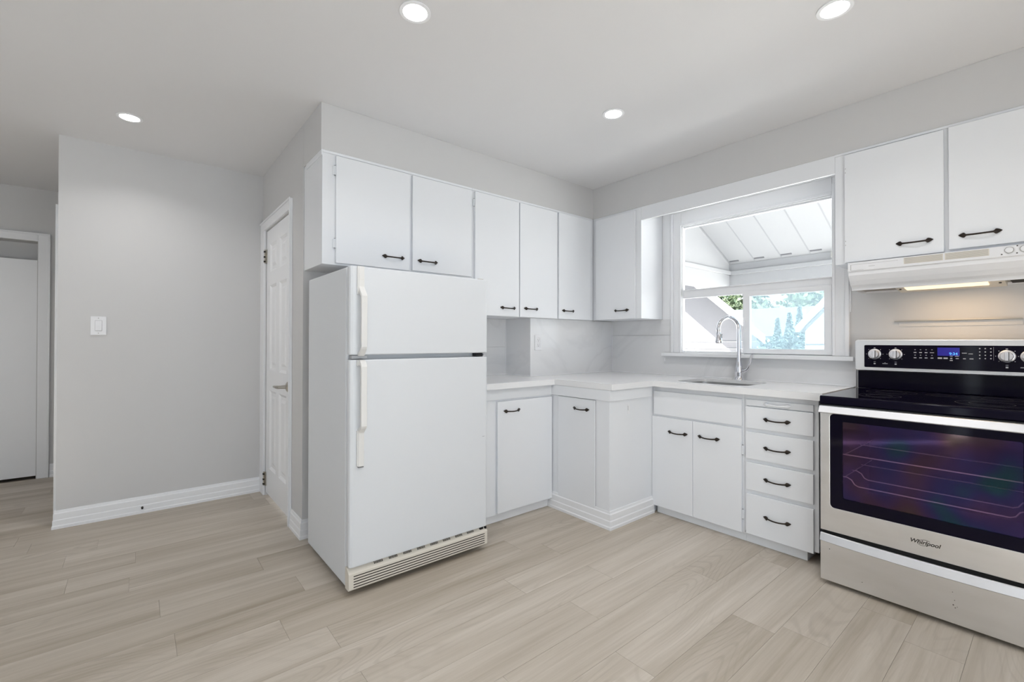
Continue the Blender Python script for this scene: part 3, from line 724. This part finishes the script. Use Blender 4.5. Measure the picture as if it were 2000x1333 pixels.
# kick grille: sloped top with slots, front with grooves
bm = bmesh.new(); prism(bm, [(.770, .131), (.796, .131), (.818, .108), (.818, .036), (.812, .030), (.770, .030)], 'y', F0-.001, F1+.001)
g = obj('kick_grille', bm, 'almond', t, bevel=.002)
for i in range(5):
    zc = .0945 - i*.0125
    bx('grille_groove', (.8178, .8184, F0+.022, F1-.018, zc-.0022, zc+.0022), 'bronze', g)
bm = bmesh.new()
for c in range(8):
    yc = F0+.125 + c*.0765
    for k in range(7):
        y = yc + k*.0066
        p0, p1 = Vector((.7985, 0, .1288)), Vector((.8085, 0, .1183)); n = Vector((.0011, 0, .0010))
        vs = [bm.verts.new(Vector((p.x, yy, p.z))+n) for p, yy in ((p0, y), (p0, y+.0036), (p1, y+.0036), (p1, y))]
        bm.faces.new(vs)
obj('vent_louver', bm, 'dark', g)
for x in (.20, .70):
    for y in (F0+.04, F1-.07): bx('foot', (x, x+.03, y, y+.03, 0, .036), 'black', t)

# ------------------------------------------------------------------ stove
S0, S1 = 2.147, 2.909
t = thing('stove', (2.53, -.38, 0), 'stainless electric range with black glass cooktop', 'stove')
bx('body', [(S0+.002, S0+.022, -.695, -.03, .075, .878), (S1-.022, S1-.002, -.695, -.03, .075, .878), (S0+.022, S1-.022, -.06, -.03, .075, .878), (S0+.022, S1-.022, -.695, -.06, .255, .275), (S0+.022, S1-.022, -.695, -.06, .85, .878)], 'black', t, .001)
bx('oven_cavity', [(S0+.0221, S0+.06, -.69, -.061, .276, .849), (S1-.06, S1-.0221, -.69, -.061, .276, .849), (S0+.06, S1-.06, -.10, -.061, .276, .849), (S0+.06, S1-.06, -.69, -.10, .276, .33), (S0+.06, S1-.06, -.69, -.10, .83, .849)], 'cavity', t)
for x in (S0+.05, S1-.09):
    for y in (-.62, -.12): bx('foot', (x, x+.04, y, y+.04, 0, .076), 'black', t)
bm = bmesh.new(); prism(bm, [(-.090, .8785), (-.704, .8785), (-.7105, .884), (-.7105, .914), (-.705, .9205), (-.090, .9205)], 'x', S0-.004, S1+.003)
ct = obj('cooktop', bm, 'blackglass', t, bevel=.0015)
for cx_, cy_, r_ in ((2.335, -.50, .085), (2.72, -.50, .115), (2.335, -.25, .105), (2.72, -.25, .085), (2.528, -.24, .06)):
    bm = bmesh.new()
    for rr_ in (r_, r_*.62):
        plate(bm, [(cx_+rr_*math.cos(2*PI*k/48), cy_+rr_*math.sin(2*PI*k/48)) for k in range(48)], [[(cx_+(rr_-.003)*math.cos(2*PI*k/48), cy_+(rr_-.003)*math.sin(2*PI*k/48)) for k in range(48)]], 'z', .9206, .9208)
    obj('burner_ring', bm, 'ring', ct)
bx('cooktop_edge', [(S0-.004, S1+.003, -.7075, -.70, .874, .8785)], 'black', t)
# backguard
bx('riser', (S0+.006, S1-.006, -.088, -.03, .9207, 1.030), 'blackglass', t, .004)
bm = bmesh.new()
prism(bm, rrect(S0, S1, 1.024, 1.2, .016, 5), 'y', -.122, -.012)
bg_ = obj('backguard', bm, 'steel', t, bevel=.004)
bm = bmesh.new(); prism(bm, rrect(2.1915, S1-.0445, 1.044, 1.1695, .006, 4), 'y', -.1255, -.1221)
cp = obj('control_panel', bm, 'blackglass', t, bevel=.0008)
def knob(x):
    z = 1.119; y = -.1256
    bm = bmesh.new(); lathe(bm, [(.0295, 0), (.0295, -.003), (.027, -.005), (.0245, -.006)], (x, y, z), 'y', 32)
    lathe(bm, [(.023, -.004), (.022, -.022), (.020, -.025), (.004, -.026)], (x, y, z), 'y', 32)
    k = obj('knob', bm, 'knob', cp, smooth=True)
    bx('knob_grip', (x-.0062, x+.0062, y-.036, y-.022, z-.0215, z+.0215), 'knob', k, .002)
    bx('knob_groove', (x+.0062, x+.0092, y-.0275, y-.0255, z-.020, z+.020), 'shadowline', k)
    bx('knob_underside', (x-.019, x+.019, y-.0065, y-.0058, z-.0262, z-.0235), 'black', k)
for x in (2.239, 2.331, 2.745, 2.817): knob(x)
yp = -.1257
bx('clock_window', (2.500, 2.583, yp-.0003, yp, 1.116, 1.158), 'clockbg', cp)
textmesh('clock_digits', '9:34', .0185, 'clock', Vector((2.560, yp-.0008, 1.1262)), ROT_FRONT, cp)
def marks(name, items, m='mark'):
    bm = bmesh.new()
    for x, z, w, h_ in items: box(bm, x-w/2, x+w/2, yp-.0004, yp, z-h_/2, z+h_/2)
    obj(name, bm, m, cp)
it = []
for r_, z in enumerate((1.146, 1.131, 1.117, 1.103)):
    for c, x in enumerate((2.412, 2.434, 2.456, 2.479)):
        it.append((x, z, .011 if r_ % 2 else .005, .0045 if r_ % 2 else .0030) if not (r_ == 1 and c == 3) else (x, z, .016, .003))
marks('button_lettering', it)
marks('key_lettering', [(2.5095, 1.1035, .017, .0075), (2.531, 1.1035, .016, .0075), (2.552, 1.115, .010, .003), (2.573, 1.115, .014, .003), (2.552, 1.1035, .008, .006), (2.574, 1.103, .011, .004), (2.552, 1.093, .011, .005), (2.60, 1.131, .018, .003), (2.622, 1.128, .016, .003), (2.60, 1.103, .01, .004), (2.625, 1.103, .014, .004)])
marks('keypad_lettering', [(x, z, .0048, .0048) for x in (2.654, 2.673, 2.692) for z in (1.155, 1.1385, 1.122, 1.106)] + [(2.701, 1.13, .0006, .065)])
dots = []
for kx in (2.239, 2.331, 2.745):
    for a in (90, 45, 0, -45, 225, 180, 135):
        dots.append((kx+.037*math.cos(math.radians(a)), 1.119+.035*math.sin(math.radians(a)), .0075 if a == 90 else .003, .003))
    dots += [(kx, 1.0765, .009, .002), (kx, 1.0655, .0085, .0075)]
dots += [(2.285, 1.0665, .023, .0032), (2.285, 1.072, .003, .003), (2.80, 1.0665, .024, .0032)]
marks('knob_lettering', dots)
# oven door
GX0, GX1, GZ0, GZ1 = 2.188, S1-.041, .379, .836
bm = bmesh.new(); plate(bm, [(S0, .262), (S1, .262), (S1, .842), (S0, .842)], [rrect(GX0, GX1, GZ0, GZ1, .018, 5)], 'y', -.718, -.700)
od = obj('oven_door', bm, 'steel', t, bevel=.002)
bm = bmesh.new(); plate(bm, rrect(GX0+.0003, GX1-.0003, GZ0+.0003, GZ1-.0003, .018, 5), [rrect(2.238, S1-.091, .432, .802, .008, 4)], 'y', -.717, -.703)
obj('door_glass', bm, 'blackglass', od)
bx('oven_window', (2.236, S1-.089, -.7135, -.709, .430, .804), 'ovenglass', od)
bm = bmesh.new(); prism(bm, [(-.712, .874), (-.748, .876), (-.753, .874), (-.768, .846), (-.764, .842), (-.745, .846), (-.738, .858), (-.712, .858)], 'x', S0+.006, S1-.006)
obj('oven_handle', bm, 'bright', od, bevel=.0015)
textmesh('logo', 'Whirlpool', .0235, 'logo', Vector((2.533, -.7185, .3215)), ROT_FRONT, od, shear=.28, bold=.0006)
bm = bmesh.new()
tube(bm, [(2.531+.021*math.cos(2*PI*k/28), -.7186, .3215+.0125*math.sin(2*PI*k/28)+.004*math.cos(2*PI*k/28)) for k in range(2, 25)], .0009, 6)
obj('logo_ring', bm, 'logo', od)
# racks in the oven
def rack(z, bent):
    bm = bmesh.new(); x0, x1 = S0+.064, S1-.064
    for j, y in enumerate((-.62, -.45, -.28) if bent else (-.62, -.30)):
        if bent and j < 2: pts = [(x0, y, z), (x0+.022, y, z), (x0+.040, y, z-.010), (x0+.052, y, z-.030), (x0+.068, y, z-.037), (x1-.068, y, z-.037), (x1-.052, y, z-.030), (x1-.040, y, z-.010), (x1-.022, y, z), (x1, y, z)]
        else: pts = [(x0, y, z), (x1, y, z)]
        tube(bm, pts, .0028, 6)
    for x in (x0+.012, x1-.012): tube(bm, [(x, -.62, z), (x, -.12, z)], .0022, 6)
    o = obj('oven_rack', bm, 'rack', t, smooth=True)
rack(.628, False); rack(.517, True)
# storage drawer with a bowed lip
bx('drawer_gap', (S0+.004, S1-.004, -.70, -.62, .238, .262), 'dark', t)
sd = bx('storage_drawer', (S0, S1, -.722, -.640, .020, .2375), 'steel', t, .003)
bm = bmesh.new(); n = 24; ringsL = []
for i in range(n+1):
    u = i/n; x = S0+.002+(S1-S0-.004)*u; o_ = .028*(1-(2*u-1)**2)**.8
    prof = [(-.722, .211), (-.732-o_, .211), (-.736-o_, .215), (-.727-o_*.85, .247), (-.722-o_*.8, .250), (-.716-o_*.7, .248), (-.722-o_*.7, .224), (-.722, .220)]
    ringsL.append([bm.verts.new((x, y, z)) for y, z in prof])
for i in range(n):
    for k in range(8): bm.faces.new((ringsL[i][k], ringsL[i][(k+1) % 8], ringsL[i+1][(k+1) % 8], ringsL[i+1][k]))
bm.faces.new(ringsL[0]); bm.faces.new(ringsL[-1][::-1])
obj('drawer_lip', bm, 'bright', sd, smooth=True)
bm = bmesh.new()
for x, z, r_ in ((2.186, .176, .0022), (2.315, .066, .0018), (2.62, .150, .0015), (2.626, .118, .0016), (2.622, .098, .0025), (2.628, .088, .002), (2.634, .094, .0014)):
    lathe(bm, [(r_, -.0002), (r_*.6, -.0006)], (x, -.722, z), 'y', 8)
obj('speck_marking', bm, 'logo', sd)

# ------------------------------------------------------------------ range hood
t = thing('range_hood', (2.55, -.17, 1.47), 'white under-cabinet range hood above the stove', 'range hood')
h0, h1 = 2.170, 2.932
bm = bmesh.new()
prof = [(-.3215, 1.6165), (-.346, 1.6165), (-.3465, 1.570), (-.338, 1.566), (-.336, 1.548), (-.318, 1.520), (-.300, 1.498), (-.284, 1.486), (-.278, 1.478), (-.276, 1.470), (-.268, 1.470), (-.268, 1.480), (-.3215, 1.56)]
prism(bm, prof, 'x', h0, h1)
obj('front_visor', bm, 'whiteplastic', t, bevel=.0015)
bx('housing', [(h0, h0+.006, -.2685, -.0005, 1.472, 1.6165), (h1-.006, h1, -.2685, -.0005, 1.472, 1.6165), (h0+.006, h1-.006, -.012, -.0005, 1.474, 1.6165), (h0, h1, -.3215, -.012, 1.610, 1.6165), (h0, h0+.006, -.3215, -.2685, 1.56, 1.61)], 'whiteplastic', t)
bx('inner_liner', [(h0+.006, h1-.006, -.266, -.012, 1.484, 1.490)], 'hoodliner', t)
bm = bmesh.new(); prism(bm, [(-.255, 1.4838), (-.255, 1.479), (-.070, 1.460), (-.030, 1.4838)], 'x', 2.345, 2.745)
lp = obj('lamp_panel', bm, 'almond', t, bevel=.001)
zl = lambda y: 1.479-(y+.255)*.1027
bm = bmesh.new(); prism(bm, [(-.245, zl(-.245)), (-.245, zl(-.245)-.005), (-.150, zl(-.150)-.005), (-.150, zl(-.150))], 'x', 2.385, 2.690)
obj('lamp_lens', bm, 'hoodlens', lp, bevel=.001)
for x in (2.362, 2.728):
    bm = bmesh.new(); lathe(bm, [(.005, 1.474), (.005, 1.4665), (.002, 1.4655)], (x, -.18, 0), 'z', 10); obj('lamp_screw', bm, 'logo', lp)
bx('filter', (2.76, 2.915, -.25, -.03, 1.477, 1.4838), 'dark', t)
for x0, x1 in ((2.405, 2.5505), (2.5565, 2.704)):
    v_ = bx('vent_panel', (x0, x1, -.3476, -.3466, 1.581, 1.6125), 'almond', t)
    bx('vent_louver', [(x0+.003, x1-.003, -.3480, -.3476, 1.5835+i*.0042, 1.5850+i*.0042) for i in range(7)], 'slotgrey', v_)
bx('name_plate', [(2.185, 2.380, -.3472, -.3466, 1.574, 1.6035)], 'whiteplastic', t, .0004)
bx('name_plate_edge', [(2.183, 2.1852, -.3473, -.3466, 1.574, 1.604), (2.185, 2.382, -.3473, -.3466, 1.6035, 1.6045), (2.185, 2.24, -.3473, -.3466, 1.573, 1.574), (2.262, 2.288, -.3476, -.3472, 1.5885, 1.5900)], 'slotgrey', t)
for x in (2.766, 2.812):
    bm = bmesh.new(); lathe(bm, [(.0175, 0), (.0175, -.002), (.0165, -.003), (.0155, -.003)], (x, -.3466, 1.596), 'y', 28); lathe(bm, [(.013, -.002), (.0125, -.009), (.011, -.010)], (x, -.3466, 1.596), 'y', 28)
    k = obj('hood_knob', bm, 'whiteplastic', t, smooth=True)
    bm = bmesh.new(); plate(bm, [(x+.0152*math.cos(2*PI*q/28), 1.596+.0152*math.sin(2*PI*q/28)) for q in range(28)], [[(x+.0132*math.cos(2*PI*q/28), 1.596+.0132*math.sin(2*PI*q/28)) for q in range(28)]], 'y', -.3500, -.3496)
    obj('knob_ring', bm, 'slotgrey', k)
for x, z in ((2.743, 1.580), (2.79, 1.612), (2.789, 1.580)):
    bm = bmesh.new(); lathe(bm, [(.0028, 0), (.0028, -.001), (.001, -.0014)], (x, -.3466, z), 'y', 8); obj('hood_screw', bm, 'logo', t)
light('hood_light', 'AREA', (2.58, -.195, 1.459), .60, (1, .66, .34), shape='RECTANGLE', size=.29, size_y=.07)

r = thing('wall_rail', (2.55, -.01, 1.27), 'thin metal rail on the wall between stove and hood', 'rail')
bx('ledge', (2.307, 2.793, -.016, -.0005, 1.301, 1.3065), 'nickel', r, .0008)
bx('backplate', (2.325, 2.793, -.004, -.0005, 1.273, 1.301), 'wall', r, .0008)

# ------------------------------------------------------------------ recessed ceiling lights
def pot(x, y, label):
    p = thing('recessed_light', (x, y, H), label, 'ceiling light', 'recessed ceiling lights')
    bm = bmesh.new()
    plate(bm, [(x+.062*math.cos(2*PI*k/40), y+.062*math.sin(2*PI*k/40)) for k in range(40)], [[(x+.047*math.cos(2*PI*k/40), y+.047*math.sin(2*PI*k/40)) for k in range(40)]], 'z', H-.005, H-.0003)
    obj('trim_ring', bm, 'trim', p, bevel=.0015)
    bm = bmesh.new(); lathe(bm, [(.0469, H-.0004), (.0469, H-.004), (.040, H-.0065), (.02, H-.008), (.002, H-.0085)], (x, y, 0), 'z', 40)
    obj('lens', bm, 'lens', p, smooth=True)
    light('pot_lamp', 'AREA', (x, y, H-.012), POT_ENERGY, POT_COLOR, shape='DISK', size=.085, spread=math.radians(135))
pot(1.279, -2.487, 'round recessed ceiling light in front of the fridge')
pot(2.350, -1.223, 'round recessed ceiling light nearest the stove')
pot(1.274, -1.226, 'round recessed ceiling light near the kitchen corner')
pot(-.565, -3.373, 'round recessed ceiling light near the switch wall')
pot(2.350, -2.487, 'added unseen ceiling light above the photographer, for fill')  # out-of-view fixture added as fill light
pot(3.0, -4.40, 'added unseen ceiling light by the added patio door, for fill')  # another out-of-view fixture, added to brighten the room

pot(-1.6, -4.90, 'added unseen ceiling light brightening the hall')  # added out of view because the hall came out too dark

# ------------------------------------------------------------------ outside the window
struct(bx('ground_outside', (-30, 30, .16, 70, -.42, -.30), 'concrete'), 'pale sunlit ground outside the window', 'ground')
PY, PX = 2.6, .161
pr = thing('porch_roof', (1.5, 1.4, 2.1), 'white boarded porch roof outside the window', 'porch')
sl = .47; zy = lambda y: 2.189+sl*(PY-y)
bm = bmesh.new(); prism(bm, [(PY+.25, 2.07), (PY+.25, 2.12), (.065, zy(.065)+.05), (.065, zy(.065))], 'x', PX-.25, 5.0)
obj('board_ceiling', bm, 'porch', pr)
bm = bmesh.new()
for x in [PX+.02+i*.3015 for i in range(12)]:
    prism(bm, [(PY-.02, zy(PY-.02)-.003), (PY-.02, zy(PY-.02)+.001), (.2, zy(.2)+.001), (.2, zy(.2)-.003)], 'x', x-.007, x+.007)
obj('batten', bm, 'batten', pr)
bm = bmesh.new()
for i in range(11):
    x = PX+.03+i*.3015; prism(bm, [(PY-.075, zy(PY-.075)-.006), (PY-.055, zy(PY-.055)-.006), (PY-.055, zy(PY-.055)), (PY-.075, zy(PY-.075))], 'x', x, x+.115)
obj('vent_slot', bm, 'shadowline', pr)
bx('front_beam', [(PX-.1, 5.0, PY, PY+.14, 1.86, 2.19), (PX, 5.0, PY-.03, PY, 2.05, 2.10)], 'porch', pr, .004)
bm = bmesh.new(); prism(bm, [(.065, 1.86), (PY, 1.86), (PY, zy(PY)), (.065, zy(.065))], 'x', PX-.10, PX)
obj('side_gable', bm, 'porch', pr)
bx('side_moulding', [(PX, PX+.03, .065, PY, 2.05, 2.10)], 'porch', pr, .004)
bx('post', [(4.88, 5.0, PY, PY+.12, -.3, 1.86)], 'porch', pr)
bx('bracket', [(1.298, 1.33, PY-.08, PY-.03, 2.12, 2.18)], 'slotgrey', pr)

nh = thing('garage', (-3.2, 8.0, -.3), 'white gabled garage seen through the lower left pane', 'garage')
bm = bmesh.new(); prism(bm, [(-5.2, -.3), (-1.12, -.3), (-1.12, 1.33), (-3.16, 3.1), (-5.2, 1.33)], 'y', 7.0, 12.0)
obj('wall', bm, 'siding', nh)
bm = bmesh.new()
for i in range(18): box(bm, -5.2, -1.12, 6.985, 7.0, -.25+i*.16, -.238+i*.16) if -.25+i*.16 < 1.3 else None
obj('siding_line', bm, 'porch', nh)
bm = bmesh.new(); prism(bm, [(-.98, 1.18), (-.98, 1.32), (-3.16, 3.23), (-5.34, 1.32), (-5.34, 1.18), (-3.16, 3.07)], 'y', 6.6, 12.2)
obj('roof', bm, 'rooftile', nh)
bm = bmesh.new(); prism(bm, [(-.96, 1.14), (-.96, 1.33), (-3.16, 3.25), (-5.36, 1.33), (-5.36, 1.14), (-3.16, 3.04)], 'y', 6.56, 6.6)
obj('fascia', bm, 'porch', nh)

for ch in list(nh.children):
    for v in ch.data.vertices: v.co.x -= .42*(v.co.y-6.56)
fh = thing('far_house', (-3.8, 17.5, -.3), 'distant house with a grey-blue roof beyond the cypresses', 'house')
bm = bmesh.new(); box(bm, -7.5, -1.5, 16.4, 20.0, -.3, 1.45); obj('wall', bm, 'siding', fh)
bm = bmesh.new(); prism(bm, [(16.0, 1.42), (18.2, 2.68), (20.4, 1.42)], 'x', -7.9, -1.2); obj('roof', bm, 'rooftile', fh)
bm = bmesh.new(); box(bm, -3.95, -3.7, 17.3, 17.5, 2.1, 2.5); obj('roof_vent', bm, 'slotgrey', fh)

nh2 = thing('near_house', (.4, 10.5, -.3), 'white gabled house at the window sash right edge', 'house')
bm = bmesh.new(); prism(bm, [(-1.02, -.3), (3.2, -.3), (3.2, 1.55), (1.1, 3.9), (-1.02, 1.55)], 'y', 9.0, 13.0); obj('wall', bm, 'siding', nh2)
bm = bmesh.new(); prism(bm, [(-1.16, 1.42), (1.1, 3.92), (3.3, 1.42), (3.3, 1.56), (1.1, 4.06), (-1.16, 1.56)], 'y', 8.8, 13.2); obj('roof', bm, 'porch', nh2)
bx('brick_base', (-.98, 3.18, 8.97, 9.0, 1.15, 1.30), 'pinkish', nh2)

def tree(name, x, y, z0, h, rad, label, cat, m, n, cone=False, seed=1):
    rnd = random.Random(seed)
    o = thing(name, (x, y, z0), label, cat)
    bm = bmesh.new(); tube(bm, [(x, y, z0), (x+.03, y, z0+h*.3), (x, y, z0+h*.6)], [.09*rad+.03, .06*rad+.02, .02], 7); obj('trunk', bm, 'bark', o)
    bm = bmesh.new(); blobs = [(rnd.uniform(-.6, .6)*rad, rnd.uniform(-.6, .6)*rad, rnd.uniform(.45, .85)*h, rnd.uniform(.35, .6)*rad) for _ in range(12)]
    for _ in range(n):
        d = Vector((rnd.gauss(0, 1), rnd.gauss(0, 1), rnd.gauss(0, 1))).normalized()
        if cone:
            u = rnd.random()**.7; rr_ = rad*min(1, (1-u)*1.5)*(.75+.25*rnd.random()); a = rnd.uniform(0, 2*PI)
            c = Vector((x+rr_*math.cos(a), y+rr_*math.sin(a), z0+.05+h*u)); s = .07
        else:
            b_ = rnd.choice(blobs); c = Vector((x+b_[0], y+b_[1], z0+b_[2])) + d*b_[3]*rnd.uniform(.7, 1); s = .16
        e1 = Vector((rnd.gauss(0, 1), rnd.gauss(0, 1), rnd.gauss(0, 1))).normalized(); e2 = d.cross(e1).normalized()
        e1 = e1*s; e2 = e2*s*.55
        bm.faces.new([bm.verts.new(c-e1), bm.verts.new(c+e2), bm.verts.new(c+e1), bm.verts.new(c-e2)])
    obj('foliage', bm, m, o)
for i, (x, y, zt, rd_, lb) in enumerate(((-2.36, 11.0, 1.80, .20, 'short cypress at the left end of the row outside'), (-2.29, 11.7, 1.98, .26, 'middle cypress of the row outside the window'), (-1.79, 11.0, 2.10, .24, 'tallest cypress, beside the white gabled house'))):
    tree('cypress', x, y, -.3, zt+.3, rd_, lb, 'tree', 'cypress', 1500, True, 20+i)
for i, (x, y, h_, rd_, lb) in enumerate(((-8.9, 23, 5.2, 2.0, 'leafy tree behind the garage roof'), (-7.3, 28.5, 6.0, 2.3, 'leafy tree behind the left end of the grey roof'), (-4.0, 23, 5.2, 2.1, 'leafy tree behind the right end of the grey roof'))):
    tree('leafy_tree', x, y, -.3, h_, rd_, lb, 'tree', 'leaf', 2600, False, 40+i)
hg = bmesh.new(); rnd = random.Random(5)
for _ in range(1800):
    c = Vector((rnd.uniform(-3.6, -1.15), rnd.uniform(12.6, 13.2), rnd.uniform(-.3, 1.30))); d = Vector((rnd.gauss(0, 1), rnd.gauss(0, 1), rnd.gauss(0, 1))).normalized()
    e1 = d*.09; e2 = d.cross(Vector((rnd.gauss(0, 1), rnd.gauss(0, 1), 1))).normalized()*.05
    hg.faces.new([hg.verts.new(c-e1), hg.verts.new(c+e2), hg.verts.new(c+e1), hg.verts.new(c-e2)])
tag(obj('hedge', hg, 'cypress'), 'clipped hedge running behind the cypresses', 'hedge')
